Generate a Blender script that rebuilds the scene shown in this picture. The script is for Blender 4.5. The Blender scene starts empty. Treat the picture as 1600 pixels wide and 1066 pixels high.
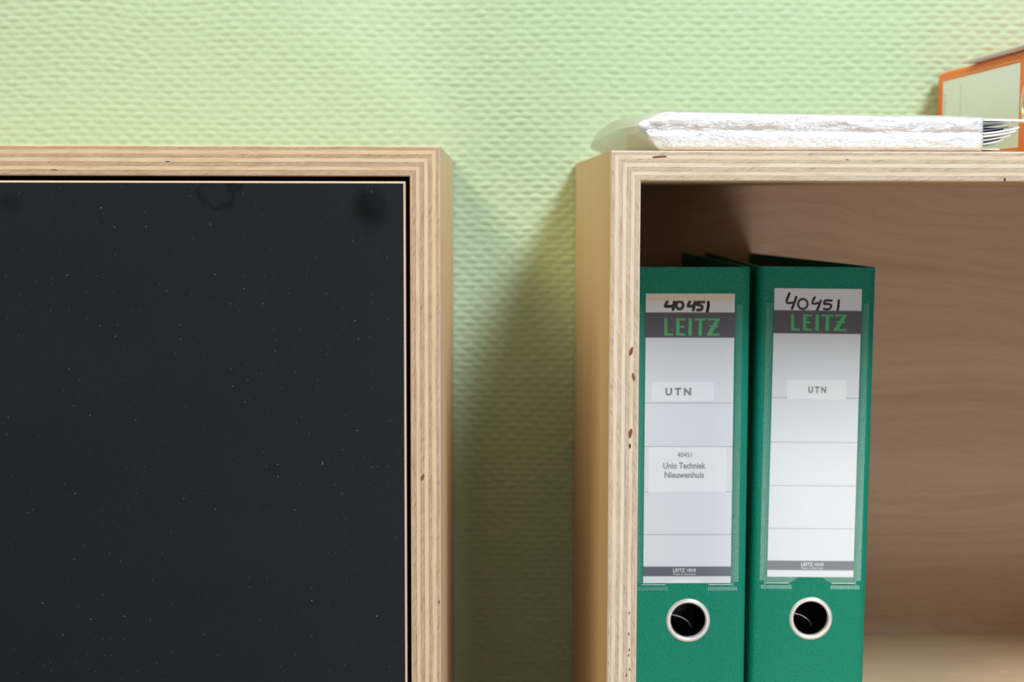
import bpy, bmesh, math, random
import numpy as np
from mathutils import Vector, Matrix, noise

S = bpy.context.scene
COL = S.collection
LX1, LZT = -.0277, 1.35+.0301           # right edge and top of the closed cabinet
LX0, LZB = LX1-.440, LZT-.8080
ZC = 1.35                                   # camera height above the floor (m)

# ------------------------------------------------------------------ camera
YAW, PITCH, ROLL = math.atan(40/2500), math.atan(225/2500), .0022
fw = Vector((math.sin(YAW)*math.cos(PITCH), math.cos(YAW)*math.cos(PITCH), -math.sin(PITCH)))
rt = Vector((math.cos(YAW), -math.sin(YAW), 0))
dn = fw.cross(rt)
r2 = math.cos(ROLL)*rt - math.sin(ROLL)*dn
d2 = math.sin(ROLL)*rt + math.cos(ROLL)*dn
cd = bpy.data.cameras.new('camera')
cd.sensor_width = 36; cd.lens = 36*2500/1600
cd.clip_start = .01
cd.dof.use_dof = True; cd.dof.focus_distance = .985; cd.dof.aperture_fstop = 8.5
cam = bpy.data.objects.new('camera', cd); COL.objects.link(cam)
M = Matrix((r2, -d2, -fw)).transposed().to_4x4()
M.translation = Vector((0, 0, ZC)); cam.matrix_world = M
S.camera = cam

# ------------------------------------------------------------------ light
w = bpy.data.worlds.new('world'); S.world = w; w.use_nodes = True
bg = w.node_tree.nodes['Background']
bg.inputs[0].default_value = (1, .96, .90, 1); bg.inputs[1].default_value = .125

def area(name, loc, target, sx, sy, power, colr):
    l = bpy.data.lights.new(name, 'AREA'); l.shape = 'RECTANGLE'; l.size = sx; l.size_y = sy
    l.energy = power; l.color = colr
    o = bpy.data.objects.new(name, l); COL.objects.link(o)
    o.location = loc
    o.rotation_euler = (Vector(target)-Vector(loc)).to_track_quat('-Z', 'Y').to_euler()
    return o
area('roof_window_light', (1.36, -.95, 3.66), (.05, 1.34, 1.25), .66, .90, 112, (.86, .98, 1.03))
area('warm_ceiling_lamp_light', (-1.62, -.75, 3.45), (.0, 1.34, 1.25), 1.1, 1.1, 60, (1, .83, .44))
area('low_bounce_fill_light', (.66, -.76, .68), (.25, 1.3, 1.2), .42, .42, 9, (1, .98, .96))  # added fill, not a window: imitates bounce off shelf floor and desk

vs = S.view_settings
vs.view_transform = 'Standard'; vs.look = 'None'; vs.gamma = 1; vs.exposure = 0
vs.use_curve_mapping = False

# ------------------------------------------------------------------ helpers
def lin(r, g, b):
    f = lambda c: (c/255/12.92) if c/255 <= .04045 else ((c/255+.055)/1.055)**2.4
    return (f(r), f(g), f(b), 1)

class NT:
    def __init__(s, name):
        s.m = bpy.data.materials.new(name); s.m.use_nodes = True
        s.t = s.m.node_tree; s.b = s.t.nodes['Principled BSDF']; s.out = s.t.nodes['Material Output']
    def n(s, typ, **kw):
        x = s.t.nodes.new(typ)
        for k, v in kw.items():
            if k.startswith('i_'): x.inputs[k[2:].replace('_', ' ')].default_value = v
            else: setattr(x, k, v)
        return x
    def l(s, a, b): s.t.links.new(a, b)
    def math(s, op, a, b=None, c=None):
        x = s.n('ShaderNodeMath', operation=op)
        for i, v in enumerate((a, b, c)):
            if v is None: continue
            if isinstance(v, (int, float)): x.inputs[i].default_value = v
            else: s.l(v, x.inputs[i])
        return x.outputs[0]
    def mix(s, fac, a, b, mode='MIX'):
        x = s.n('ShaderNodeMix', data_type='RGBA', blend_type=mode)
        for sock, v in ((x.inputs[0], fac), (x.inputs[6], a), (x.inputs[7], b)):
            if isinstance(v, (int, float, tuple)): sock.default_value = v
            else: s.l(v, sock)
        return x.outputs[2]
    def ramp(s, fac, stops, interp='LINEAR'):
        x = s.n('ShaderNodeValToRGB'); cr = x.color_ramp; cr.interpolation = interp
        while len(cr.elements) < len(stops): cr.elements.new(.5)
        for e, (p, c) in zip(cr.elements, stops):
            e.position = p; e.color = c if len(c) == 4 else (*c, 1)
        s.l(fac, x.inputs[0]); return x.outputs[0]
    def noise(s, vec, scale, detail=2, rough=.5, dist=0):
        x = s.n('ShaderNodeTexNoise', i_Scale=scale, i_Detail=detail, i_Roughness=rough, i_Distortion=dist)
        s.l(vec, x.inputs['Vector']); return x.outputs[0]
    def mapping(s, vec, scale=(1, 1, 1), rot=(0, 0, 0), loc=(0, 0, 0)):
        x = s.n('ShaderNodeMapping'); s.l(vec, x.inputs[0])
        x.inputs['Scale'].default_value = scale; x.inputs['Rotation'].default_value = rot; x.inputs['Location'].default_value = loc
        return x.outputs[0]
    def bump(s, h, strength=.3, dist=.001):
        x = s.n('ShaderNodeBump'); x.inputs['Strength'].default_value = strength; x.inputs['Distance'].default_value = dist
        s.l(h, x.inputs['Height']); s.l(x.outputs[0], s.b.inputs['Normal'])
    def uv(s): return s.n('ShaderNodeUVMap', uv_map='uv').outputs[0]
    def obj(s): return s.n('ShaderNodeTexCoord').outputs['Object']
    def geo(s): return s.n('ShaderNodeNewGeometry').outputs['Position']
    def set(s, col=None, rough=None, metal=None, spec=None):
        for k, v in (('Base Color', col), ('Roughness', rough), ('Metallic', metal), ('Specular IOR Level', spec)):
            if v is None: continue
            if isinstance(v, (int, float, tuple)): s.b.inputs[k].default_value = v
            else: s.l(v, s.b.inputs[k])
        return s.m

def plain(name, col, rough=.6, metal=0, spec=.5):
    return NT(name).set(col, rough, metal, spec)

# ------------------------------------------------------------------ materials
def mk_wall():
    k = NT('green_relief_wallpaper')
    g = k.geo()
    n1 = k.noise(g, 260, 4, .6)
    c = k.mix(k.ramp(n1, [(.3, (0, 0, 0)), (.75, (1, 1, 1))]), lin(181, 203, 174), lin(190, 211, 183))
    k.bump(n1, .25, .0006)
    return k.set(c, .75, 0, .25)

def mk_edge(name, light, dark, seed):
    """sawn plywood edge: uv.x runs along the panel, uv.y across its thickness, both in metres"""
    k = NT(name)
    uv = k.uv()
    wob = k.noise(k.mapping(uv, (14, 60, 1), loc=(seed, 0, 0)), 1, 2)
    sep = k.n('ShaderNodeSeparateXYZ'); k.l(uv, sep.inputs[0])
    v = k.math('DIVIDE', sep.outputs[1], .018)
    v = k.math('ADD', v, k.math('MULTIPLY', k.math('SUBTRACT', wob, .5), .055))
    L = light; D = dark
    G = tuple(c*.5 for c in dark[:3])
    P = (light[0]*.98, light[1]*.92, light[2]*.85)
    col = k.ramp(v, [(0, L), (.03, L), (.035, D), (.125, D), (.13, G), (.145, L), (.27, P), (.285, D),
                     (.385, D), (.392, G), (.405, L), (.53, L), (.545, G), (.555, D), (.66, D), (.67, G), (.68, P),
                     (.80, L), (.815, G), (.825, D), (.945, D), (.955, P), (1, P)])
    band = k.ramp(v, [(0, (0, 0, 0)), (.03, (0, 0, 0)), (.04, (1, 1, 1)), (.13, (1, 1, 1)), (.145, (0, 0, 0)),
                      (.27, (0, 0, 0)), (.285, (1, 1, 1)), (.39, (1, 1, 1)), (.405, (0, 0, 0)), (.53, (0, 0, 0)), (.545, (1, 1, 1)),
                      (.67, (1, 1, 1)), (.68, (0, 0, 0)), (.80, (0, 0, 0)), (.815, (1, 1, 1)), (.955, (1, 1, 1)), (.965, (0, 0, 0))])
    # end-grain plies: slanting checks and pores
    sh = k.mapping(uv, (330, 620, 1), rot=(0, 0, .5), loc=(seed*3, 0, 0))
    chk = k.noise(k.mapping(sh, (.32, 2.6, 1)), 1.2, 4, .65)
    chk = k.ramp(chk, [(.28, (.42, .34, .28)), (.45, (.92, .90, .88)), (.62, (1.10, 1.09, 1.08))])
    col = k.mix(band, col, k.mix(1., col, chk, 'MULTIPLY'))
    # long-grain streaks everywhere
    st = k.noise(k.mapping(uv, (40, 1900, 1), loc=(seed*7, 0, 0)), 1, 4, .6)
    st = k.ramp(st, [(.28, (.70, .64, .58)), (.46, (.97, .96, .95)), (.7, (1.06, 1.06, 1.06))])
    col = k.mix(.75, col, st, 'MULTIPLY')
    mot = k.noise(k.mapping(uv, (45, 420, 1), loc=(seed*2, 0, 0)), 1, 3, .6)
    col = k.mix(.8, col, k.ramp(mot, [(.3, (.84, .78, .72)), (.5, (1, 1, 1)), (.7, (1.05, 1.05, 1.06))]), 'MULTIPLY')
    por = k.noise(k.mapping(uv, (500, 1500, 1)), 1, 3, .7)
    por = k.ramp(por, [(.27, (.5, .42, .36)), (.36, (1, 1, 1))])
    col = k.mix(.6, col, por, 'MULTIPLY')
    k.bump(k.noise(k.mapping(uv, (300, 1500, 1)), 1, 3), .25, .0004)
    return k.set(col, .62, 0, .3)

def mk_veneer(name, a, b, arcs=0., seed=0.):
    k = NT(name)
    uv = k.uv()
    warp = k.noise(k.mapping(uv, (2.2, 5., 1), loc=(seed, seed, 0)), 1, 2, .5)
    add = k.n('ShaderNodeVectorMath', operation='ADD'); k.l(uv, add.inputs[0])
    cmb = k.n('ShaderNodeCombineXYZ'); k.l(k.math('MULTIPLY', k.math('SUBTRACT', warp, .5), arcs), cmb.inputs[1])
    k.l(cmb.outputs[0], add.inputs[1])
    vec = add.outputs[0]
    ring = k.noise(k.mapping(vec, (1.2, 30, 1), loc=(seed, 0, 0)), 1, 3, .55)
    fib = k.noise(k.mapping(vec, (45, 900, 1)), 1, 4, .65)
    c = k.mix(k.ramp(ring, [(.32, (0, 0, 0)), (.52, (.55, .55, .55)), (.56, (.2, .2, .2)), (.7, (1, 1, 1))]), a, b)
    c = k.mix(.45, c, k.ramp(fib, [(.25, (.72, .68, .64)), (.6, (1.05, 1.05, 1.05))]), 'MULTIPLY')
    k.bump(fib, .12, .0004)
    return k.set(c, .5, 0, .35)

def mk_film():
    k = NT('black_film_board')
    p = k.obj()
    fine = k.noise(p, 900, 3, .6)
    base = k.mix(fine, (.0078, .0110, .0140, 1), (.0120, .0160, .0196, 1))
    # dust specks and lint
    sx = k.n('ShaderNodeSeparateXYZ'); k.l(p, sx.inputs[0])
    cm = k.n('ShaderNodeCombineXYZ'); k.l(sx.outputs[0], cm.inputs[0]); k.l(sx.outputs[2], cm.inputs[1])
    p2 = cm.outputs[0]
    def specks(scale, rad, keep, loc, stretch=(1, 1, 1), rot=0):
        m = k.mapping(p2, stretch, loc=loc, rot=(0, 0, rot))
        vor = k.n('ShaderNodeTexVoronoi', feature='F1', voronoi_dimensions='2D', i_Scale=scale); k.l(m, vor.inputs['Vector'])
        sep = k.n('ShaderNodeSeparateColor'); k.l(vor.outputs['Color'], sep.inputs[0])
        near = k.math('LESS_THAN', vor.outputs['Distance'], k.math('MULTIPLY', sep.outputs[1], rad*scale))
        return k.math('MULTIPLY', k.math('MULTIPLY', near, k.math('GREATER_THAN', sep.outputs[0], keep)), sep.outputs[2])
    s = k.math('MAXIMUM', specks(105, .00032, .70, (0, 0, 0)), specks(190, .00017, .60, (3, 1, 2)))
    s = k.math('MAXIMUM', s, specks(60, .00035, .85, (5, 0, 2), (1, .25, 1), .7))
    base = k.mix(k.math('MULTIPLY', s, .75), base, (.40, .40, .40, 1))
    # greasy hand marks near the top edge: dark irregular stains
    warp = k.noise(k.mapping(p, (60, 60, 60)), 1, 3, .6)
    def stain(X, Z, rx, rz, amt, ringed=False):
        dx = k.math('DIVIDE', k.math('SUBTRACT', sx.outputs[0], X), rx); dz = k.math('DIVIDE', k.math('SUBTRACT', sx.outputs[2], Z), rz)
        d = k.math('SQRT', k.math('ADD', k.math('MULTIPLY', dx, dx), k.math('MULTIPLY', dz, dz)))
        d = k.math('ADD', d, k.math('MULTIPLY', k.math('SUBTRACT', warp, .5), 1.6))
        st = [(0, (0, 0, 0)), (.62, (0, 0, 0)), (.8, (1, 1, 1)), (1, (0, 0, 0))] if ringed else [(.35, (1, 1, 1)), (1, (0, 0, 0))]
        return k.math('MULTIPLY', k.ramp(d, st), amt)
    cx, cz = (LX0+LX1)/2, LZB
    g = stain(-.0715-cx, ZC-.0075-cz, .0125, .0140, .62)
    g = k.math('MAXIMUM', g, stain(-.1600-cx, ZC+.0035-cz, .0150, .0110, .45, True))
    g = k.math('MAXIMUM', g, stain(-.2830-cx, ZC-.0030-cz, .0100, .0080, .35))
    base = k.mix(g, base, (.0040, .0040, .0040, 1))
    # greasy finger marks change the gloss
    sm = k.noise(k.mapping(p, (9, 9, 14), loc=(.9, 0, .4)), 1, 3, .5)
    rough = k.ramp(sm, [(.38, (.44, .44, .44)), (.68, (.50, .50, .50))])
    k.bump(fine, .15, .0003)
    return k.set(base, rough, 0, k.math('MULTIPLY', k.math('SUBTRACT', 1, g), .20))

def mk_binder(name, col, strength=.7, scale=1500, stretch=(1, 1, .45)):
    k = NT(name)
    p = k.obj()
    vor = k.n('ShaderNodeTexVoronoi', feature='SMOOTH_F1', i_Scale=scale)
    nz = k.n('ShaderNodeTexNoise', i_Scale=300, i_Detail=2)
    k.l(k.mapping(p, stretch), vor.inputs['Vector'])
    h = k.math('ADD', vor.outputs['Distance'], k.math('MULTIPLY', k.noise(k.mapping(p, stretch), 1300, 3), .6))
    c = k.mix(k.noise(p, 600, 3), tuple(x*.86 for x in col[:3])+(1,), tuple(min(1, x*1.12) for x in col[:3])+(1,))
    k.bump(h, strength, .0005)
    return k.set(c, .46, 0, .24)

def mk_clear():
    k = NT('clear_pocket_film')
    tr = k.n('ShaderNodeBsdfTransparent'); tr.inputs[0].default_value = (1, 1, 1, 1)
    df = k.n('ShaderNodeBsdfDiffuse'); df.inputs[0].default_value = (.75, .85, .88, 1)
    gl = k.n('ShaderNodeBsdfGlossy'); gl.inputs['Roughness'].default_value = .13
    m1 = k.n('ShaderNodeMixShader'); m1.inputs[0].default_value = .010
    k.l(tr.outputs[0], m1.inputs[1]); k.l(df.outputs[0], m1.inputs[2])
    fr = k.n('ShaderNodeFresnel'); fr.inputs[0].default_value = 1.4
    m2 = k.n('ShaderNodeMixShader'); k.l(k.math('MULTIPLY', fr.outputs[0], .22), m2.inputs[0])
    k.l(m1.outputs[0], m2.inputs[1]); k.l(gl.outputs[0], m2.inputs[2])
    k.l(m2.outputs[0], k.out.inputs[0]); return k.m

def mk_foil():
    k = NT('silver_white_plastic_foil')
    p = k.obj()
    n = k.noise(k.mapping(p, (30, 60, 90)), 1, 4, .6)
    fine = k.noise(p, 1500, 3, .7)
    k.b.inputs['Metallic'].default_value = .55
    c = k.mix(k.ramp(fine, [(.35, (0, 0, 0)), (.6, (1, 1, 1))]), (.62, .63, .70, 1), (.92, .92, .97, 1))
    h = k.math('ADD', k.math('MULTIPLY', n, 2.0), k.math('MULTIPLY', fine, .12))
    k.bump(h, .8, .002)
    return k.set(c, .24, .42, .7)

def mk_sleeve():
    k = NT('milky_plastic_sleeve')
    n = k.noise(k.mapping(k.obj(), (8, 14, 20)), 1, 2)
    k.bump(n, .25, .003)
    m = k.set((.70, .76, .73, 1), .22, 0, .6)
    tr = k.n('ShaderNodeBsdfTransparent'); tr.inputs[0].default_value = (.95, .98, .96, 1)
    mx = k.n('ShaderNodeMixShader'); mx.inputs[0].default_value = .38
    k.l(k.b.outputs[0], mx.inputs[1]); k.l(tr.outputs[0], mx.inputs[2]); k.l(mx.outputs[0], k.out.inputs[0])
    return m

MAT = dict(
    wall=mk_wall(),
    edgeL=mk_edge('plywood_edge_warm', lin(218, 195, 168)[:3], lin(193, 165, 143)[:3], 1.3),
    edgeR=mk_edge('plywood_edge_pale', lin(225, 209, 194)[:3], lin(204, 186, 173)[:3], 4.7),
    veneer=mk_veneer('plywood_face_veneer', lin(224, 198, 165), lin(210, 180, 146), .05, 2.),
    back=mk_veneer('plywood_back_veneer', lin(206, 176, 154), lin(186, 152, 128), .15, 6.3),
    film=mk_film(),
    doorEdge=plain('sawn_door_edge', lin(214, 186, 168), .6),
    green=mk_binder('green_grained_vinyl', (.002, .215, .143)),
    orange=mk_binder('orange_smooth_board', lin(250, 126, 52), .05),
    lining=plain('grey_brown_lining_paper', lin(122, 104, 96), .8),
    dark=plain('dark_inner_paper', lin(58, 58, 72), .8),
    white=plain('white_label_paper', lin(222, 226, 237), .7, 0, .3),
    white2=plain('white_sticker_paper', lin(234, 237, 246), .6, 0, .35),
    cream=plain('yellowed_tape', lin(222, 208, 188), .5, 0, .4),
    pale=plain('pale_mint_label_paper', lin(230, 244, 255), .7, 0, .3),
    strip=plain('dark_grey_print', lin(84, 82, 92), .6, 0, .3),
    foot=plain('slate_grey_print', lin(92, 98, 112), .6, 0, .3),
    logo=plain('green_print', lin(78, 178, 112), .6, 0, .3),
    ink=plain('black_marker_ink', lin(24, 24, 28), .5),
    grey=plain('soft_grey_print', lin(128, 130, 136), .7),
    midgrey=plain('mid_grey_print', lin(104, 106, 112), .7),
    line=plain('thin_grey_print', lin(150, 155, 162), .7),
    fgrey=plain('faint_grey_print', lin(150, 172, 166), .7),
    metal=plain('satin_nickel', lin(236, 235, 236), .34, .55),
    clear=mk_clear(),
    weld=plain('clear_welded_ribs', lin(62, 146, 128), .25, 0, .6),
    pedge=plain('pocket_film_edge', lin(176, 214, 204), .3, 0, .6),
    weldo=plain('orange_welded_edge', lin(240, 150, 80), .3),
    foil=mk_foil(), sleeve=mk_sleeve(),
    paper=plain('white_magazine_paper', lin(238, 238, 242), .5),
    paperg=plain('blue_grey_printed_page', lin(150, 154, 178), .45),
    knot=plain('brown_knot_wood', lin(120, 74, 44), .7),
    hole=plain('dark_plywood_void', lin(46, 28, 18), .9),
    floor=plain('dark_grey_carpet', lin(96, 90, 84), .95),
)

def link(name, me, mats, parent=None, smooth=False, kind=None):
    o = bpy.data.objects.new(name, me); COL.objects.link(o)
    for m in (mats if isinstance(mats, (list, tuple)) else [mats]): me.materials.append(MAT[m])
    if parent is not None: o.parent = parent
    if smooth:
        me.polygons.foreach_set('use_smooth', [True]*len(me.polygons))
    if kind: o['kind'] = kind
    return o

def from_bm(name, bm, mats, parent=None, smooth=False, **kw):
    bmesh.ops.recalc_face_normals(bm, faces=bm.faces)
    me = bpy.data.meshes.new(name); bm.to_mesh(me); bm.free()
    return link(name, me, mats, parent, smooth, **kw)

def thing(name, label, cat, loc=(0, 0, 0), group=None):
    o = bpy.data.objects.new(name, None); COL.objects.link(o)
    o.empty_display_size = .05
    o.location = loc; o['label'] = label; o['category'] = cat
    if group: o['group'] = group
    return o

def add_box(bm, x0, x1, y0, y1, z0, z1):
    v = [bm.verts.new((x, y, z)) for x in (x0, x1) for y in (y0, y1) for z in (z0, z1)]
    for f in ((0, 1, 3, 2), (4, 6, 7, 5), (0, 4, 5, 1), (2, 3, 7, 6), (0, 2, 6, 4), (1, 5, 7, 3)):
        bm.faces.new([v[i] for i in f])

def add_prism(bm, pts, y0, y1):
    """polygon in x/z extruded along y"""
    a = [bm.verts.new((x, y0, z)) for x, z in pts]; b = [bm.verts.new((x, y1, z)) for x, z in pts]
    bm.faces.new(a); bm.faces.new(b[::-1])
    n = len(pts)
    for i in range(n): bm.faces.new((a[i], b[i], b[(i+1) % n], a[(i+1) % n]))

def add_tube(bm, pts, r, seg=10):
    rings = []
    for i, p in enumerate(pts):
        t = (pts[min(i+1, len(pts)-1)] - pts[max(i-1, 0)]).normalized()
        a = t.orthogonal().normalized() if i == 0 else (a - a.dot(t)*t).normalized()
        b = t.cross(a)
        rings.append([bm.verts.new(p + r*(math.cos(q)*a + math.sin(q)*b)) for q in [2*math.pi*j/seg for j in range(seg)]])
    for i in range(len(rings)-1):
        for j in range(seg):
            bm.faces.new((rings[i][j], rings[i][(j+1) % seg], rings[i+1][(j+1) % seg], rings[i+1][j]))
    bm.faces.new(rings[0][::-1]); bm.faces.new(rings[-1])

# ------------------------------------------------------------------ room shell
def build_wall():
    X0, X1, Z0, Z1 = -.90, .88, ZC-.48, ZC+.38
    PX, PZ = .01345, .00520
    nx, nz = int((X1-X0)/PX*9), int((Z1-Z0)/PZ*6)
    xs = np.linspace(X0, X1, nx); zs = np.linspace(Z0, Z1, nz)
    X, Z = np.meshgrid(xs, zs)
    rng = np.random.default_rng(5)
    def smooth_noise(step, amp):
        gx, gz = int((X1-X0)/step)+3, int((Z1-Z0)/step)+3
        g = rng.normal(size=(gz, gx))*amp
        fx = (X-X0)/step; fz = (Z-Z0)/step
        ix = fx.astype(int); iz = fz.astype(int); tx = fx-ix; tz = fz-iz
        tx = tx*tx*(3-2*tx); tz = tz*tz*(3-2*tz)
        return (g[iz, ix]*(1-tx)+g[iz, ix+1]*tx)*(1-tz)+(g[iz+1, ix]*(1-tx)+g[iz+1, ix+1]*tx)*tz
    wx = X+smooth_noise(.06, .0011)+smooth_noise(.012, .0010)
    wz = Z+smooth_noise(.07, .0009)+smooth_noise(.014, .0004)
    row = np.floor(wz/PZ); v = wz/PZ-row-.5
    cu = wx/PX+.5*(row % 2); ci = np.floor(cu); u = cu-ci-.5
    h1 = np.modf(np.abs(np.sin(row*12.9898+ci*78.233)*43758.5453))[0]
    h2 = np.modf(np.abs(np.sin(row*39.346+ci*11.135)*24634.6345))[0]
    lens = np.clip(1-np.abs(u/(.40+.05*h2))**2.8, 0, 1)**.75
    vv = (v+.10*(h2-.5)-.06*np.cos(u*math.pi*2))/(.22+.29*lens)
    bulge = np.clip(np.cos(np.clip(vv, -1, 1)*math.pi/2), 0, 1)
    # thread drawn towards its lower edge
    H = (.65+.55*h1)*lens**.8*bulge**.75*(1+.15*np.clip(v, -.5, .5))
    # second set: short upright threads between the stitches
    H = H+.16*np.clip(1-np.abs(np.abs(u)-.5)/.09, 0, 1)
    H = H*.00092+smooth_noise(.004, .00004)+smooth_noise(.1, .00012)
    edge = np.minimum(np.minimum(X-X0, X1-X), np.minimum(Z-Z0, Z1-Z))
    H = H*np.clip(edge/.01, 0, 1)
    co = np.stack([X, 1.3402-H, Z], -1).reshape(-1, 3)
    idx = np.arange(nx*nz).reshape(nz, nx)
    q = np.stack([idx[:-1, :-1], idx[:-1, 1:], idx[1:, 1:], idx[1:, :-1]], -1).reshape(-1, 4)
    # plain surround out to the rest of the wall
    far = np.array([(-2.6, 1.3402, 0), (2.6, 1.3402, 0), (2.6, 1.3402, 3.), (-2.6, 1.3402, 3.)])
    n0 = len(co); co = np.vstack([co, far])
    c = (idx[0, 0], idx[0, -1], idx[-1, -1], idx[-1, 0])
    q = np.vstack([q, [(n0, n0+1, c[1], c[0]), (n0+1, n0+2, c[2], c[1]), (n0+2, n0+3, c[3], c[2]), (n0+3, n0, c[0], c[3])]])
    me = bpy.data.meshes.new('wall_back')
    me.vertices.add(len(co)); me.vertices.foreach_set('co', co.astype(np.float32).ravel())
    me.loops.add(q.size); me.loops.foreach_set('vertex_index', q.astype(np.int32).ravel())
    me.polygons.add(len(q)); me.polygons.foreach_set('loop_start', np.arange(0, q.size, 4, dtype=np.int32))
    me.update(calc_edges=True); me.validate()
    o = link('wall_back', me, 'wall', None, True)
    o['kind'] = 'structure'; o['label'] = 'pale green wall papered in woven relief'
build_wall()
bm = bmesh.new(); add_box(bm, -2.6, 2.6, -2.6, 1.36, -.04, 0)
fl = from_bm('floor', bm, 'floor'); fl['kind'] = 'structure'

# ------------------------------------------------------------------ cabinets
T = .018
def mitred(name, parent, side, box, mats):
    """one plywood panel of a mitred carcass; uv in metres (along, across)"""
    x0, x1, y0, y1, z0, z1 = box
    c = .0007
    prof = [(y1, 0), (y0+c, 0), (y0, c), (y0, T-c), (y0+c, T), (y1, T)]
    lo, hi = (x0, x1) if side in 'TB' else (z0, z1)
    def P(u, y, v):
        return {'T': (u, y, z1-v), 'B': (u, y, z0+v), 'L': (x0+v, y, u), 'R': (x1-v, y, u)}[side]
    bm = bmesh.new(); uvl = bm.loops.layers.uv.new('uv')
    A = []; B = []
    for y, v in prof:
        A.append(bm.verts.new(P(lo+v, y, v))); B.append(bm.verts.new(P(hi-v, y, v)))
    n = len(prof); info = {}
    for i, (y, v) in enumerate(prof):
        info[A[i]] = (lo+v, y, v); info[B[i]] = (hi-v, y, v)
    for i in range(n):
        j = (i+1) % n
        f = bm.faces.new((A[i], A[j], B[j], B[i]))
        ven = i in (0, 4)
        f.material_index = 1 if ven else 0
        for lp in f.loops:
            u, y, v = info[lp.vert]
            lp[uvl].uv = (u, y) if ven else (u, v)
    for f in (bm.faces.new(A), bm.faces.new(B[::-1])):
        for lp in f.loops:
            u, y, v = info[lp.vert]; lp[uvl].uv = (y, v)
    return from_bm(name, bm, mats, parent)

def flat_panel(name, parent, x0, x1, y0, y1, z0, z1, mats, plane='xz'):
    bm = bmesh.new(); add_box(bm, x0, x1, y0, y1, z0, z1)
    uvl = bm.loops.layers.uv.new('uv')
    for f in bm.faces:
        for lp in f.loops:
            c = lp.vert.co
            lp[uvl].uv = (c.x, c.z) if plane == 'xz' else ((c.z, c.y) if plane == 'zy' else (c.x, c.y))
    return from_bm(name, bm, mats, parent)

def blotch(parent, x, z, y, rx, rz, mat, seed, name='knot', ang=0):
    """a knot or void in the sawn edge: a thin irregular plug"""
    random.seed(seed); pts = []
    for i in range(11):
        a = 2*math.pi*i/11; k = random.uniform(.65, 1.1)
        px, pz = rx*math.cos(a)*k, rz*math.sin(a)*k
        pts.append((x+px*math.cos(ang)-pz*math.sin(ang), z+px*math.sin(ang)+pz*math.cos(ang)))
    bm = bmesh.new(); add_prism(bm, pts, y-.00006, y+.0006)
    return from_bm(name, bm, mat, parent)

YF, YB = .957, 1.3385
def carcass(label, name, x0, x1, zt, zb, edge, base):
    t = thing(name, label, 'cabinet', base)
    ox, oy, oz = base
    box = (x0-ox, x1-ox, YF-oy, YB-oy, zb-oz, zt-oz)
    P = {}
    for s, n in (('T', 'top_panel'), ('B', 'bottom_panel'), ('L', 'side_panel'), ('R', 'side_panel')):
        P[s] = mitred(n, t, s, box, [edge, 'veneer'])
    return t, box, P

# closed cabinet with the black door
base = ((LX0+LX1)/2, (YF+YB)/2, LZB)
cabL, bL, PL = carcass('closed plywood wall cabinet with a flush matte black door', 'wall_cabinet', LX0, LX1, LZT, LZB, 'edgeL', base)
x0, x1, y0, y1, z0, z1 = bL
flat_panel('back_panel', cabL, x0+T, x1-T, y1-.008, y1, z0+T, z1-T, 'back')
def door():
    a, b, c, d = x0+T+.0027, x1-T-.0027, z0+T+.003, z1-T-.0030
    ch = .0011; yf = y0+.0004
    bm = bmesh.new()
    def ring(off, y): return [bm.verts.new(p) for p in ((a+off, y, c+off), (b-off, y, c+off), (b-off, y, d-off), (a+off, y, d-off))]
    R0, R1, R2 = ring(ch, yf), ring(0, yf+ch*.45), ring(0, yf+.018)
    f = bm.faces.new(R0); f.material_index = 0
    for P, Q in ((R0, R1), (R1, R2)):
        for i in range(4):
            g = bm.faces.new((P[i], P[(i+1) % 4], Q[(i+1) % 4], Q[i])); g.material_index = 1
    g = bm.faces.new(R2[::-1]); g.material_index = 0
    o = from_bm('door', bm, ['film', 'doorEdge'], cabL)
    o['label'] = 'matte black door board with pale sawn edges, dusty'
    return o
dr = door()

# open cabinet
RX0, RZT = .0739, ZC+.0276
RX1, RZB = RX0+.830, ZC-.780
base = ((RX0+RX1)/2, (YF+YB)/2, RZB)
cabR, bR, PR = carcass('open plywood wall cabinet holding two green binders', 'open_cabinet', RX0, RX1, RZT, RZB, 'edgeR', base)
x0, x1, y0, y1, z0, z1 = bR
flat_panel('back_panel', cabR, x0+T, x1-T, y1-.0065, y1, z0+T, z1-T, 'back')
flat_panel('shelf_board', cabR, x0+T+.0001, x1-T-.0001, y0+.002, y1-.0066, ZC-.372-T-base[2], ZC-.372-base[2], 'veneer', 'xy')
dvx = .600-base[0]
flat_panel('divider_panel', cabR, dvx, dvx+T, y0+.004, y1-.0066, ZC-.372-base[2]+.0001, z1-T, 'veneer', 'zy')

# knots and voids seen in the sawn edges (x, z given from the camera axis, metres)
def mark(panel, root, X, Z, rx, rz, mat, seed, ang=0):
    b = root.location
    blotch(panel, X-b[0], ZC+Z-b[2], YF-b[1], rx, rz, mat, seed, 'knot', ang)
mark(PR['T'], cabR, .1030, .0240, .0052, .0009, 'knot', 1, .05)
mark(PR['T'], cabR, .3098, .0110, .0006, .0014, 'hole', 2)
mark(PR['T'], cabR, .2150, .0226, .0012, .0003, 'hole', 3)
mark(PR['L'], cabR, .0872, -.0920, .0013, .0034, 'knot', 4, -.2)
mark(PR['L'], cabR, .0885, -.1080, .0010, .0026, 'knot', 5, .2)
mark(PR['L'], cabR, .0870, -.1420, .0012, .0036, 'knot', 6, -.1)
mark(PR['L'], cabR, .0868, -.1500, .0008, .0020, 'hole', 7)
for i, (X, Z) in enumerate(((.0875, -.2760), (.0872, -.2795), (.0877, -.2880), (.0858, -.2920), (.0871, -.2660), (.0873, -.2530))):
    mark(PR['L'], cabR, X, Z, .0004, .0011, 'hole', 20+i)
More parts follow.
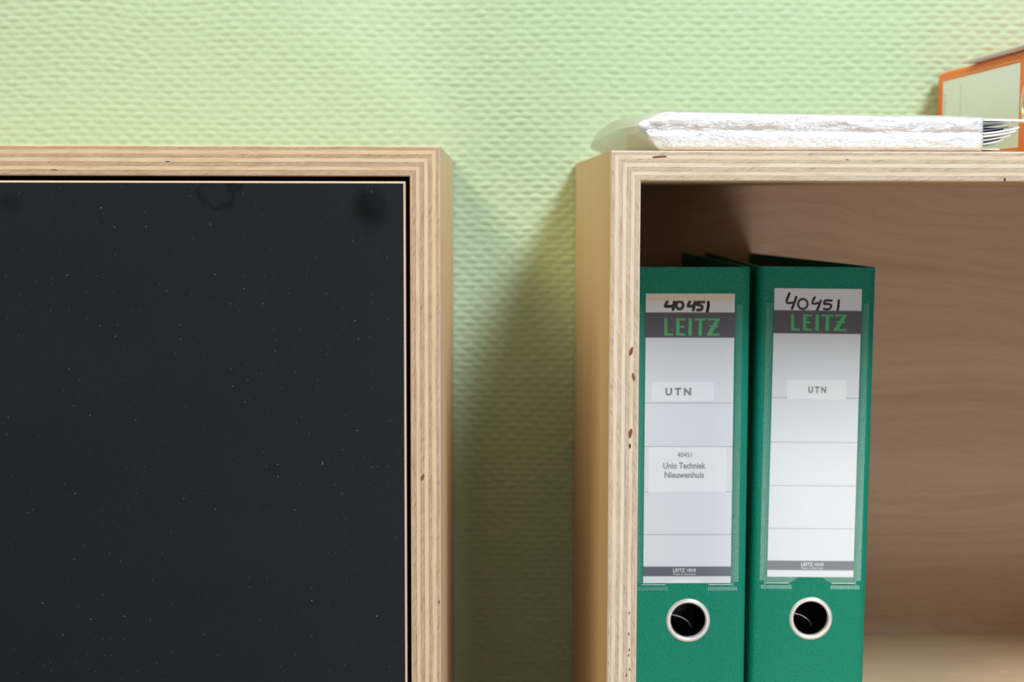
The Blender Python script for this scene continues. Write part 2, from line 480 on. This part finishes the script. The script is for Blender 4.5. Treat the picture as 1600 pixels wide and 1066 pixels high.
mark(PL['R'], cabL, -.0386, -.1690, .0011, .0026, 'knot', 8, -.3)
mark(PL['R'], cabL, -.0287, -.2460, .0006, .0014, 'knot', 9)
mark(PL['T'], cabL, -.1890, .0205, .0016, .0004, 'hole', 10)
mark(PL['T'], cabL, -.2560, .0155, .0030, .0004, 'knot', 11, -.1)

# ------------------------------------------------------------------ writing helpers
def text_bm(bm, body, cx, cz, height, y, width=None, th=.00006, bold=0, spacing=1.):
    cu = bpy.data.curves.new('txt', 'FONT'); cu.body = body; cu.size = 1; cu.align_x = 'CENTER'; cu.space_character = spacing
    cu.resolution_u = 3; cu.offset = bold
    o = bpy.data.objects.new('txt', cu); COL.objects.link(o)
    bpy.context.view_layer.update()
    me = bpy.data.meshes.new_from_object(o.evaluated_get(bpy.context.evaluated_depsgraph_get()))
    bpy.data.objects.remove(o); bpy.data.curves.remove(cu)
    co = np.array([v.co[:] for v in me.vertices]); mn, mx = co.min(0), co.max(0)
    sz = height/(mx[1]-mn[1]); sx = sz if width is None else width/(mx[0]-mn[0])
    vs_ = [bm.verts.new((cx+(c[0]-(mn[0]+mx[0])/2)*sx, y-th, cz+(c[1]-(mn[1]+mx[1])/2)*sz)) for c in co]
    for p in me.polygons:
        try: bm.faces.new([vs_[i] for i in p.vertices])
        except ValueError: pass
    bpy.data.meshes.remove(me)

def stroke_bm(bm, pts, wd, y):
    """pen stroke: smooth ribbon with round ends in the x/z plane"""
    P = [Vector((a, 0, b)) for a, b in pts]; Q = []
    for i in range(len(P)-1):
        p0, p1, p2, p3 = P[max(i-1, 0)], P[i], P[i+1], P[min(i+2, len(P)-1)]
        for s in range(6):
            t = s/6
            Q.append(.5*((2*p1)+(p2-p0)*t+(2*p0-5*p1+4*p2-p3)*t*t+(3*p1-p0-3*p2+p3)*t**3))
    Q.append(P[-1])
    for i, q in enumerate(Q):
        k = wd*.5*(.92+.12*math.sin(i*.7))
        bm.faces.new([bm.verts.new((q.x+k*math.cos(a), y-.00002-.0000008*i, q.z+k*math.sin(a))) for a in [2*math.pi*j/10 for j in range(10)]])
        if i:
            p = Q[i-1]; d = (q-p)
            if d.length < 1e-7: continue
            n = Vector((-d.z, 0, d.x)).normalized()*wd*.5
            bm.faces.new([bm.verts.new((v.x, y-.00002-.0000008*i, v.z)) for v in (p-n, q-n, q+n, p+n)])

def rect_bm(bm, x0, x1, z0, z1, y, th=.00005):
    add_box(bm, x0, x1, y-th, y, z0, z1)

def logo_bm(bm, x0, x1, z0, z1, y):
    """five spaced capitals, the last crossed by a short bar"""
    W, H = x1-x0, z1-z0
    cnt = [0]
    def poly(pts):
        cnt[0] += 1
        bm.faces.new([bm.verts.new((x0+a*W, y-.00006-.000004*cnt[0], z0+b*H)) for a, b in pts])
    s = .052; b = .13
    # L
    poly([(0.0, 1), (s*.95, 1), (s*1.12, 0), (0.005, 0)]); poly([(s, b), (.165, b*.85), (.17, 0), (s, 0)])
    # E
    e = .215
    poly([(e, 1), (e+s*1.15, 1), (e+s*1.15, 0), (e, 0)])
    poly([(e+s, 1), (e+.165, 1), (e+.16, 1-b), (e+s, 1-b*.85)]); poly([(e+s, .57), (e+.145, .57), (e+.145, .45), (e+s, .45)])
    poly([(e+s, b), (e+.165, b*.9), (e+.17, 0), (e+s, 0)])
    # I
    i = .437
    poly([(i, 1), (i+s*1.2, 1), (i+s*1.2, 0), (i, 0)])
    # T
    t = .545
    poly([(t, 1), (t+.205, 1), (t+.205, 1-b*.85), (t, 1-b)]); poly([(t+.078, .9), (t+.078+s*1.1, .9), (t+.078+s*1.15, 0), (t+.072, 0)])
    # Z with bar
    z = .775
    poly([(z+.01, 1), (z+.225, 1), (z+.225, 1-b*.7), (z+.005, 1-b)])
    poly([(z+.145, .93), (z+.225, .93), (z+.075, .07), (z-.008, .07)])
    poly([(z-.01, b*.8), (z+.215, b), (z+.22, 0), (z-.01, 0)])
    poly([(z+.03, .60), (z+.195, .60), (z+.185, .49), (z+.03, .51)])

# ------------------------------------------------------------------ lever arch binder
def binder_shell(t, W, H, Dp, xl, xr, vinyl, hole, round_=.0055):
    """spine with rounded edges and a real finger hole, two boards, lining"""
    hw = W/2; th = .0024; hx, hz, hr = hole
    def arc(cx, cy, r, a0, a1, n=7): return [(cx+r*math.cos(a0+(a1-a0)*i/n), cy+r*math.sin(a0+(a1-a0)*i/n)) for i in range(n+1)]
    R = round_
    out = [(-hw, .013)] + arc(-hw+R, R, R, math.pi, 1.5*math.pi) + arc(hw-R, R, R, 1.5*math.pi, 2*math.pi) + [(hw, .013)]
    r = R-th
    inn = [(-hw+th, .013)] + arc(-hw+R, R, r, math.pi, 1.5*math.pi) + arc(hw-R, R, r, 1.5*math.pi, 2*math.pi) + [(hw-th, .013)]
    poly = out+inn[::-1]
    bm = bmesh.new()
    a = [bm.verts.new((x, y, 0)) for x, y in poly]; b = [bm.verts.new((x, y, H)) for x, y in poly]
    n = len(out); N = len(poly)
    for i in range(N): bm.faces.new((a[i], a[(i+1) % N], b[(i+1) % N], b[i]))
    for i in range(n-1):
        bm.faces.new((a[i], a[i+1], a[N-2-i], a[N-1-i])); bm.faces.new((b[i], b[i+1], b[N-2-i], b[N-1-i]))
    sp = from_bm('spine', bm, vinyl, t)
    # punch the finger hole
    bm = bmesh.new()
    m = Matrix.Translation((hx, .002, hz)) @ Matrix.Rotation(math.pi/2, 4, 'X')
    bmesh.ops.create_cone(bm, cap_ends=True, segments=48, radius1=hr, radius2=hr, depth=.02, matrix=m)
    cutme = bpy.data.meshes.new('cut'); bm.to_mesh(cutme); bm.free()
    cut = bpy.data.objects.new('cut', cutme); COL.objects.link(cut)
    par = sp.parent; sp.parent = None
    md = sp.modifiers.new('b', 'BOOLEAN'); md.operation = 'DIFFERENCE'; md.object = cut; md.solver = 'EXACT'
    bpy.context.view_layer.update()
    me = bpy.data.meshes.new_from_object(sp.evaluated_get(bpy.context.evaluated_depsgraph_get()))
    sp.modifiers.clear(); old = sp.data; sp.data = me; bpy.data.meshes.remove(old); sp.parent = par
    bpy.data.objects.remove(cut); bpy.data.meshes.remove(cutme)
    for p in sp.data.polygons: p.use_smooth = abs(p.normal.z) < .5
    sp.data.set_sharp_from_angle(angle=math.radians(35))
    # boards
    for side, xb, nm in ((-1, xl, 'front_cover'), (1, xr, 'back_cover')):
        xa = side*hw
        p0, p1 = Vector((xa, .0135)), Vector((xb, Dp)); d = (p1-p0).normalized(); nrm = Vector((d.y, -d.x))*(-side)
        q0 = p0+nrm*.0003; g0 = p0+d*.006; gl = nrm*.0009
        # pressed hinge groove near the spine, then the stiff board
        outl = [q0, p0+d*.003+gl, p0+d*.007+gl, p0+d*.010, p1]
        inl = [p1+nrm*th, p0+d*.010+nrm*th, p0+d*.007+nrm*(th), p0+d*.003+nrm*th, q0+nrm*(th-.0003)]
        pl = outl+inl
        bm = bmesh.new()
        a = [bm.verts.new((q.x, q.y, 0)) for q in pl]; b = [bm.verts.new((q.x, q.y, H)) for q in pl]
        N = len(pl)
        for i in range(N): bm.faces.new((a[i], a[(i+1) % N], b[(i+1) % N], b[i]))
        for i in range(4):
            bm.faces.new((a[i], a[i+1], a[N-2-i], a[N-1-i])); bm.faces.new((b[i], b[i+1], b[N-2-i], b[N-1-i]))
        cv = from_bm(nm, bm, vinyl, t)
        bm = bmesh.new()
        e0 = p0+d*.016+nrm*(th+.0000); e1 = p1-d*.006+nrm*th
        f0, f1 = e0+nrm*.0003, e1+nrm*.0003
        vv = [bm.verts.new((q.x, q.y, z)) for z in (.006, H-.006) for q in (e0, e1, f1, f0)]
        for f in ((0, 1, 2, 3), (4, 5, 6, 7), (0, 1, 5, 4), (1, 2, 6, 5), (2, 3, 7, 6), (3, 0, 4, 7)): bm.faces.new([vv[i] for i in f])
        from_bm('lining', bm, 'lining', cv)
    return sp

def ring_part(t, hx, hz, hr):
    """rolled metal eyelet"""
    prof = [(hr-.0004, .0030), (hr-.0006, .0006), (hr-.0002, -.0004), (hr+.0006, -.0010), (hr+.0012, -.0009), (hr+.0015, -.0006), (hr+.0021, -.0007), (hr+.0025, -.0003), (hr+.0026, .0002)]
    bm = bmesh.new(); n = 56; rows = []
    for i in range(n):
        a = 2*math.pi*i/n
        rows.append([bm.verts.new((hx+r*math.cos(a), y, hz+r*math.sin(a))) for r, y in prof])
    for i in range(n):
        A, B = rows[i], rows[(i+1) % n]
        for j in range(len(prof)-1): bm.faces.new((A[j], A[j+1], B[j+1], B[j]))
    return from_bm('finger_ring', bm, 'metal', t, True)

def innards(t, W, H, hx, hz, page_mat, full):
    # lever arch: base plate, two upright posts and their arches
    for z in (.115, .195):
        bm = bmesh.new()
        pts = [Vector((-.020, .050, z)), Vector((.010, .050, z))]
        pts += [Vector((.010+.022*math.sin(a), .050+.020-.020*math.cos(a), z)) for a in [i*math.pi/8 for i in range(1, 9)]]
        add_tube(bm, pts, .0016, 8)
        from_bm('lever_arch', bm, 'metal', t, True)
    bm = bmesh.new()
    pts = [Vector((hx-.0125+.016*math.sin(a)*1.1, .020, hz-.012+.011*math.cos(a))) for a in [i*1.45/8 for i in range(9)]]
    add_tube(bm, pts, .0005, 6)
    from_bm('lever_wire', bm, 'metal', t, True)
    # sheets on the arch
    bm = bmesh.new(); random.seed(3)
    n = 18 if full else 6
    xx = -W/2+.006
    for i in range(n):
        wd = random.uniform(.0012, .0034) if full else .001
        add_box(bm, xx, xx+wd*.9, .030+random.uniform(0, .004), .225, .012, .309); xx += wd
    o = from_bm('paper_block', bm, page_mat, t); o['kind'] = 'stuff'

def welds(t, x0, x1, z0, z1, mat):
    """ribbed weld around the clear pocket"""
    bm = bmesh.new(); y = 0
    z = z0+.002
    while z < z1:
        for xa in (x0-.0042, x1+.0012): add_box(bm, xa, xa+.0030, y-.00022, y, z, z+.0006)
        z += .00125
    x = x0-.003
    while x < x1+.003:
        if not (-.013 < x-(x0+x1)/2 < .013): add_box(bm, x, x+.0006, y-.00022, y, z0-.0042, z0-.0014)
        x += .00125
    for xa in (x0-.0008, x1+.0004): add_box(bm, xa, xa+.0004, y-.00035, y, z0-.001, z1)
    o = from_bm('pocket_weld', bm, mat, t); o['kind'] = 'stuff'

def pocket(t, x0, x1, z0, z1):
    c = (x0+x1)/2; n = .0125; s = .0035; u = .0042
    pts = [(x0, z0), (c-n-.002, z0), (c-n+.002, z0+u*.55), (c-n+s+.001, z0+u), (c+n-s-.001, z0+u), (c+n-.002, z0+u*.55), (c+n+.002, z0), (x1, z0), (x1, z1), (x0, z1)]
    bm = bmesh.new(); add_prism(bm, pts, -.00075, -.00062)
    from_bm('label_pocket', bm, 'clear', t)
    for a, b in ((x0, c-n-.002), (c+n+.002, x1)):
        bm = bmesh.new(); add_box(bm, a, b, -.0008, -.0004, z0-.0002, z0+.0002)
        from_bm('pocket_edge', bm, 'pedge', t)

def green_binder(label, loc, lean, H, Dp, xl, xr, lab, hole, full, fr, pock):
    t = thing('lever_arch_binder', label, 'binder', loc, 'green binders in the open cabinet')
    t.rotation_euler = (0, lean, 0)
    W = .080
    binder_shell(t, W, H, Dp, xl, xr, 'green', hole)
    ring_part(t, *hole)
    innards(t, W, H, hole[0], hole[1], 'dark', full)
    x0, x1, z0, z1 = lab; LW, LH = x1-x0, z1-z0
    welds(t, pock[0], pock[1], pock[2], pock[3]-.004, 'weld')
    bm = bmesh.new(); rect_bm(bm, x0, x1, z0, z1, -.00005, .00015)
    lb = from_bm('spine_label', bm, 'white', t); lb['label'] = 'long white paper spine label'
    yl = -.0002
    def fz(f): return z1-f*LH
    def fx(f): return x0+f*LW
    bm = bmesh.new(); rect_bm(bm, x0-.0003, x1+.0003, fz(fr['strip'][1]), fz(fr['strip'][0]), yl)
    from_bm('header_band', bm, 'strip', lb)
    bm = bmesh.new(); rect_bm(bm, x0, x1, fz(fr['foot'][1]), fz(fr['foot'][0]), yl)
    from_bm('footer_band', bm, 'foot', lb)
    for q in fr['lines']:
        bm = bmesh.new(); rect_bm(bm, x0, x1, fz(q)-.00018, fz(q)+.00018, yl)
        from_bm('ruled_line', bm, 'line', lb)
    bm = bmesh.new(); logo_bm(bm, fx(fr['logo'][0]), fx(fr['logo'][1]), fz(fr['logo'][3]), fz(fr['logo'][2]), yl-.00006)
    from_bm('logo_lettering', bm, 'logo', lb)
    bm = bmesh.new(); fm = (fr['foot'][0]*.62+fr['foot'][1]*.38)
    text_bm(bm, 'LEITZ 1010', fx(fr['ftx']), fz(fm), .0024, yl-.00006, .0152, bold=.015)
    text_bm(bm, 'Made in Germany', fx(fr['ftx']), fz(fr['foot'][0]*.2+fr['foot'][1]*.8), .0017, yl-.00006, .0150)
    from_bm('footer_lettering', bm, 'white2', lb)
    bm = bmesh.new()
    for st in fr['hand']: stroke_bm(bm, [(fx(a), fz(b)) for a, b in st], fr['pen'], yl)
    from_bm('handwritten_number', bm, 'ink', lb)
    a, b, c, d = fr['utn']
    bm = bmesh.new(); rect_bm(bm, fx(a), fx(b), fz(d), fz(c), yl, .00012)
    from_bm('sticker', bm, 'white2', lb)
    bm = bmesh.new(); text_bm(bm, 'UTN', fx(fr['utnx']), fz((c+d)/2), fr['utnh'], yl-.00012, fr['utnw'], bold=.04, spacing=1.5)
    from_bm('sticker_lettering', bm, 'grey', lb)
    return t, lb, fx, fz, yl

def hand_from(px, ox, oy, sc, X0, X1f, Y0, LHp):
    """digit strokes measured in a picture crop -> label fractions"""
    res = []
    for st in px:
        res.append([(((ox+a/sc)-X0)/X1f, ((oy+b/sc)-Y0)/LHp) for a, b in st])
    return res
def oval(cx, cy, rx, ry, a0=-1.9, n=12): return [(cx+rx*math.cos(a0+2*math.pi*i/n), cy+ry*math.sin(a0+2*math.pi*i/n)) for i in range(n+1)]

hL = hand_from([[(238, 157), (226, 182), (216, 206), (245, 209), (285, 206)], [(293, 166), (288, 200), (281, 234)],
                oval(336, 199, 29, 31), [(424, 166), (410, 190), (408, 206), (432, 207), (458, 203)], [(463, 172), (458, 205), (451, 238)],
                [(541, 172), (512, 170), (490, 172), (484, 196), (508, 196), (525, 212), (516, 234), (482, 238)], [(575, 168), (575, 205), (567, 250)]],
               1000, 440, 5.328, 1010.2, 139.2, 459.5, 452.5)
hR = hand_from([[(562, 528), (545, 570), (533, 615), (545, 632), (575, 630), (608, 628)], [(632, 566), (612, 630), (590, 690)],
                oval(700, 640, 49, 52), [(822, 567), (805, 600), (798, 626), (815, 637), (850, 630), (876, 626)], [(884, 602), (868, 655), (847, 704)],
                [(997, 603), (955, 600), (928, 605), (918, 636), (955, 636), (990, 650), (985, 680), (950, 693), (918, 688)], [(1068, 597), (1066, 650), (1060, 704)]],
               1150, 380, 6.663, 1211.0, 134.6, 452, 454)

CF = ZC-.372                                  # inner floor of the open cabinet
frL = dict(strip=(.064, .150), foot=(.942, .976), lines=(.374, .524, .681, .830), logo=(.209, .835, .084, .143), ftx=.47,
           hand=hL, pen=.0020, utn=(.072, .78, .302, .368), utnx=.375, utnh=.0052, utnw=.0170)
tL, lbL, fx, fz, yl = green_binder('green lever arch binder against the cabinet side, its label bearing two stickers', (.1341, 1.050, CF+.0002), 0, .3262, .266,
    -.038, .029, (-.0292, .0294, .1147, .3087), (.0012, .0892, .0122), True, frL, (-.0302, .0304, .1137, .305))
bm = bmesh.new(); rect_bm(bm, fx(.045), fx(.93), fz(.682), fz(.526), yl, .00012)
from_bm('sticker', bm, 'white2', lbL)
bm = bmesh.new()
text_bm(bm, '40451', fx(.455), fz(.5525), .0033, yl-.00012, .0098)
from_bm('sticker_lettering', bm, 'midgrey', lbL)
bm = bmesh.new()
text_bm(bm, 'Unio Techniek', fx(.455), fz(.590), .0042, yl-.00012, .0282, bold=.02)
text_bm(bm, 'Nieuwenhuis', fx(.455), fz(.622), .0042, yl-.00012, .0262, bold=.02)
from_bm('sticker_lettering', bm, 'grey', lbL)
bm = bmesh.new(); rect_bm(bm, fx(.02), fx(.98), fz(.024), fz(.004), yl, .00008)
from_bm('adhesive_tape', bm, 'cream', lbL)

frR = dict(strip=(.075, .154), foot=(.943, .976), lines=(.3755, .529, .68, .83), logo=(.197, .836, .088, .144), ftx=.52,
           hand=hR, pen=.0016, utn=(.17, .85, .313, .381), utnx=.52, utnh=.0046, utnw=.0120)
lean = math.radians(.5)
tR, lbR, fx, fz, yl = green_binder('green lever arch binder beside the bare cabinet back, its label bearing one sticker', (.2177, 1.064, CF+.0002+.04*math.sin(lean)), lean, .3255, .266,
    -.0385, .0005, (-.0282, .0304, .1150, .3110), (.0022, .0862, .0122), False, frR, (-.0292, .0314, .1108, .305))

# pocket films last so that they lie over the labels
pocket(tL, -.0302, .0304, .1137, .297)
pocket(tR, -.0292, .0314, .1108, .297)

# ------------------------------------------------------------------ orange binder lying on the cabinet
CT = RZT+.0002
W = .0752
t = thing('lever_arch_binder', 'orange binder lying on its side on top of the open cabinet', 'binder', (.3735, 1.0125, CT+W/2))
t.rotation_euler = Matrix(((0, 1, 0), (0, 0, 1), (1, 0, 0))).to_euler()
H = .3185
binder_shell(t, W, H, .270, -W/2, W/2, 'orange', (0, .094, .0135), .004)
ring_part(t, 0, .094, .0135)
innards(t, W, H, 0, .094, 'paper', True)
bm = bmesh.new(); rect_bm(bm, -.0300, .0292, .114, .304, -.00005, .00015)
lb = from_bm('spine_label', bm, 'pale', t); lb['label'] = 'pale mint paper spine label'
bm = bmesh.new(); text_bm(bm, 'DIO', .0095, .2975, .0058, -.0002, .0185)
from_bm('label_lettering', bm, 'fgrey', lb)
bm = bmesh.new(); x = -.012
random.seed(8)
while x < .024:
    k = random.uniform(.0006, .0016); rect_bm(bm, x, x+k, .2540, .2552, -.0002); x += k+.0005
from_bm('small_print', bm, 'fgrey', lb)
for a in (-.0322, .0304):
    bm = bmesh.new(); add_box(bm, a, a+.001, -.0005, 0, .113, .306)
    from_bm('pocket_weld', bm, 'weldo', t)

# thin white folder on the orange binder
bm = bmesh.new()
zt = CT+W+.0004
cv = [(0, 0), (.21, .004), (.214, .232), (.0, .238)]
lo = [bm.verts.new((x, y, 0)) for x, y in cv]; hi = [bm.verts.new((x, y, .0016)) for x, y in cv]
bm.faces.new(lo[::-1]); bm.faces.new(hi)
for i in range(4): bm.faces.new((lo[i], lo[(i+1) % 4], hi[(i+1) % 4], hi[i]))
bmesh.ops.bevel(bm, geom=bm.edges[:], offset=.0005, segments=2, affect='EDGES')
o = from_bm('paper_folder', bm, 'white2', None)
o.location = (.3655, 1.0080, zt)
o['label'] = 'thin white paper folder lying on the orange binder'; o['category'] = 'folder'

# ------------------------------------------------------------------ wrapped stack of magazines
PB = (.20, 1.10, CT)
pk = thing('magazine_pack', 'stack of magazines in a silvery white plastic wrapper on the open cabinet', 'magazines', PB)
def lerp(v, tab):
    for (a, b), (c, d) in zip(tab, tab[1:]):
        if v <= c: return b+(d-b)*max(0, (v-a))/(c-a)
    return tab[-1][1]
def section(y, sub=True):
    """outline of the wrapper (x, z) at depth y; the left side folds into a ridge"""
    tl = lerp(y, [(.965, .1060), (.972, .1000), (.985, .0955), (1.01, .0905), (1.06, .0850), (1.20, .0825), (1.245, .0850), (1.258, .0920)])
    rd = lerp(y, [(.965, .0930), (.975, .0890), (1.00, .0850), (1.06, .0815), (1.20, .0790), (1.245, .0800), (1.258, .0870)])
    bl = lerp(y, [(.965, .1045), (1.00, .1000), (1.06, .0950), (1.20, .0920), (1.258, .0960)])
    hh = lerp(y, [(.965, .0228), (.985, .0236), (1.10, .0236), (1.20, .0215), (1.258, .0165)])
    zr = lerp(y, [(.965, .0150), (1.06, .0148), (1.20, .0135), (1.258, .0100)])
    xr = .2980
    L = [(bl, .0003), (bl*.45+rd*.55, .0065), (rd+.0006, zr-.0018), (rd, zr), (rd+.0010, zr+.0016), (tl*.55+rd*.45, hh-.0035), (tl, hh-.0008), (tl+.006, hh)]
    Rr = [(xr-.02, hh-.0012), (xr, hh-.0022), (xr, .0040), (xr-.003, .0003)]
    n = 14
    top = [(L[-1][0]+(Rr[0][0]-L[-1][0])*i/n, L[-1][1]+(Rr[0][1]-L[-1][1])*i/n) for i in range(1, n)]
    return L+top+Rr
ys = [.967, .970, .975, .982, .992, 1.005, 1.025, 1.06, 1.10, 1.15, 1.20, 1.23, 1.245, 1.254, 1.258]
bm = bmesh.new(); rows = []
for y in ys:
    rows.append([bm.verts.new((x-PB[0], y-PB[1], z)) for x, z in section(y)])
for A, B in zip(rows, rows[1:]):
    for i in range(len(A)): bm.faces.new((A[i], A[(i+1) % len(A)], B[(i+1) % len(A)], B[i]))
bm.faces.new(rows[0]); bm.faces.new(rows[-1][::-1])
sl = from_bm('plastic_sleeve', bm, 'sleeve', pk, True)
sl.data.set_sharp_from_angle(angle=math.radians(38))

# crinkled front end, folded along the middle
def front_foil():
    nx, nz = 150, 26
    sec = section(.967)
    def left_edge(f):        # left outline of the end, f = 0 bottom .. 1 top
        return lerp(f, [(0, .1045), (.12, .1010), (.35, .0965), (.58, .0925), (.68, .0915), (.74, .0925), (.82, .0975), (.92, .1020), (1., .1075)])
    bm = bmesh.new(); g = []
    for j in range(nz+1):
        f = j/nz; row = []
        for i in range(nx+1):
            s = i/nx; xl = left_edge(f); x = xl+(.2985-xl)*s
            ztop = .0236-.0030*s; z = .0003+f*(ztop-.0003)
            # two soft lobes meeting in a crease
            cr = .52
            q = (f-cr)/(1-cr) if f > cr else (cr-f)/cr
            b = .0022*math.sin(math.pi*min(1, q*.98+.02))**.7
            if f > .97: b *= .6
            y = .9665-b*min(1, s*14+.15)
            e = min(1, f*6, (1-f)*6)
            y += e*(.0007*noise.noise((x*40, z*160, 3.1))+.0006*noise.noise((x*150, z*300, 8.))+.0003*noise.noise((x*400, z*700, 2.)))
            z += e*.0006*noise.noise((x*90, z*60, 1.))
            row.append(bm.verts.new((x-PB[0], y-PB[1], z)))
        g.append(row)
    for j in range(nz):
        for i in range(nx): bm.faces.new((g[j][i], g[j][i+1], g[j+1][i+1], g[j+1][i]))
    o = from_bm('foil_end', bm, 'foil', pk, True); o['label'] = 'crinkled silvery end of the wrapper'
    md = o.modifiers.new('s', 'SOLIDIFY'); md.thickness = .0003; md.offset = -1
    # pinched corner of the seal
    bm = bmesh.new()
    pts = [(.0900, .0162), (.0905, .0130), (.0945, .0105), (.0985, .0150), (.0960, .0185), (.0920, .0172)]
    add_prism(bm, [(x-PB[0], z) for x, z in pts], .9640-PB[1], .9676-PB[1])
    bmesh.ops.bevel(bm, geom=bm.edges[:], offset=.0008, segments=2, affect='EDGES')
    from_bm('sealed_corner', bm, 'white2', pk, True)
front_foil()

bm = bmesh.new()
add_box(bm, .1085-PB[0], .2960-PB[0], .9700-PB[1], 1.246-PB[1], .0012, .0196)
bmesh.ops.bevel(bm, geom=bm.edges[:], offset=.0012, segments=2, affect='EDGES')
from_bm('magazine_block', bm, 'paper', pk)

# page ends sticking out on the right
random.seed(12)
def sheet(z, x1, th, bend, y0, mat, droop=0., y1=1.245):
    n = 10; bm = bmesh.new(); R = []
    for i in range(n+1):
        s = i/n; x = .270+(x1-.270)*s
        zz = z+bend*max(0, s-.55)**1.6*3+droop*s*s
        R.append((x, zz))
    V = []
    for x, zz in R:
        V.append([bm.verts.new((x-PB[0], y-PB[1], q)) for y, q in ((y0, zz), (y1, zz), (y1, zz+th), (y0, zz+th))])
    for A, B in zip(V, V[1:]):
        for i in range(4): bm.faces.new((A[i], A[(i+1) % 4], B[(i+1) % 4], B[i]))
    bm.faces.new(V[0]); bm.faces.new(V[-1][::-1])
    from_bm('page', bm, mat, pk)
pages = [(.0012, .3060, .0006, .000, .969, 'paper'), (.0026, .3040, .0005, .002, .970, 'paperg'), (.0037, .3080, .0006, .004, .969, 'paper'),
         (.0051, .3070, .0005, .003, .971, 'paperg'), (.0063, .3120, .0006, .004, .968, 'paper'), (.0077, .3110, .0004, .002, .971, 'paperg'),
         (.0088, .3150, .0008, .004, .967, 'paper'), (.0104, .3170, .0009, .0045, .967, 'paper'), (.0123, .3120, .0006, .003, .972, 'paperg'),
         (.0137, .3100, .0009, .000, .975, 'paperg'), (.0156, .3080, .0006, .001, .970, 'paperg'), (.0168, .3130, .0006, .001, .970, 'paper')]
for z, x1, th, bd, y0, m in pages: sheet(z, x1+.004, th*1.25, bd, y0, m)
sheet(.0187, .352, .0014, 0, .967, 'paper', -.0012, .984)
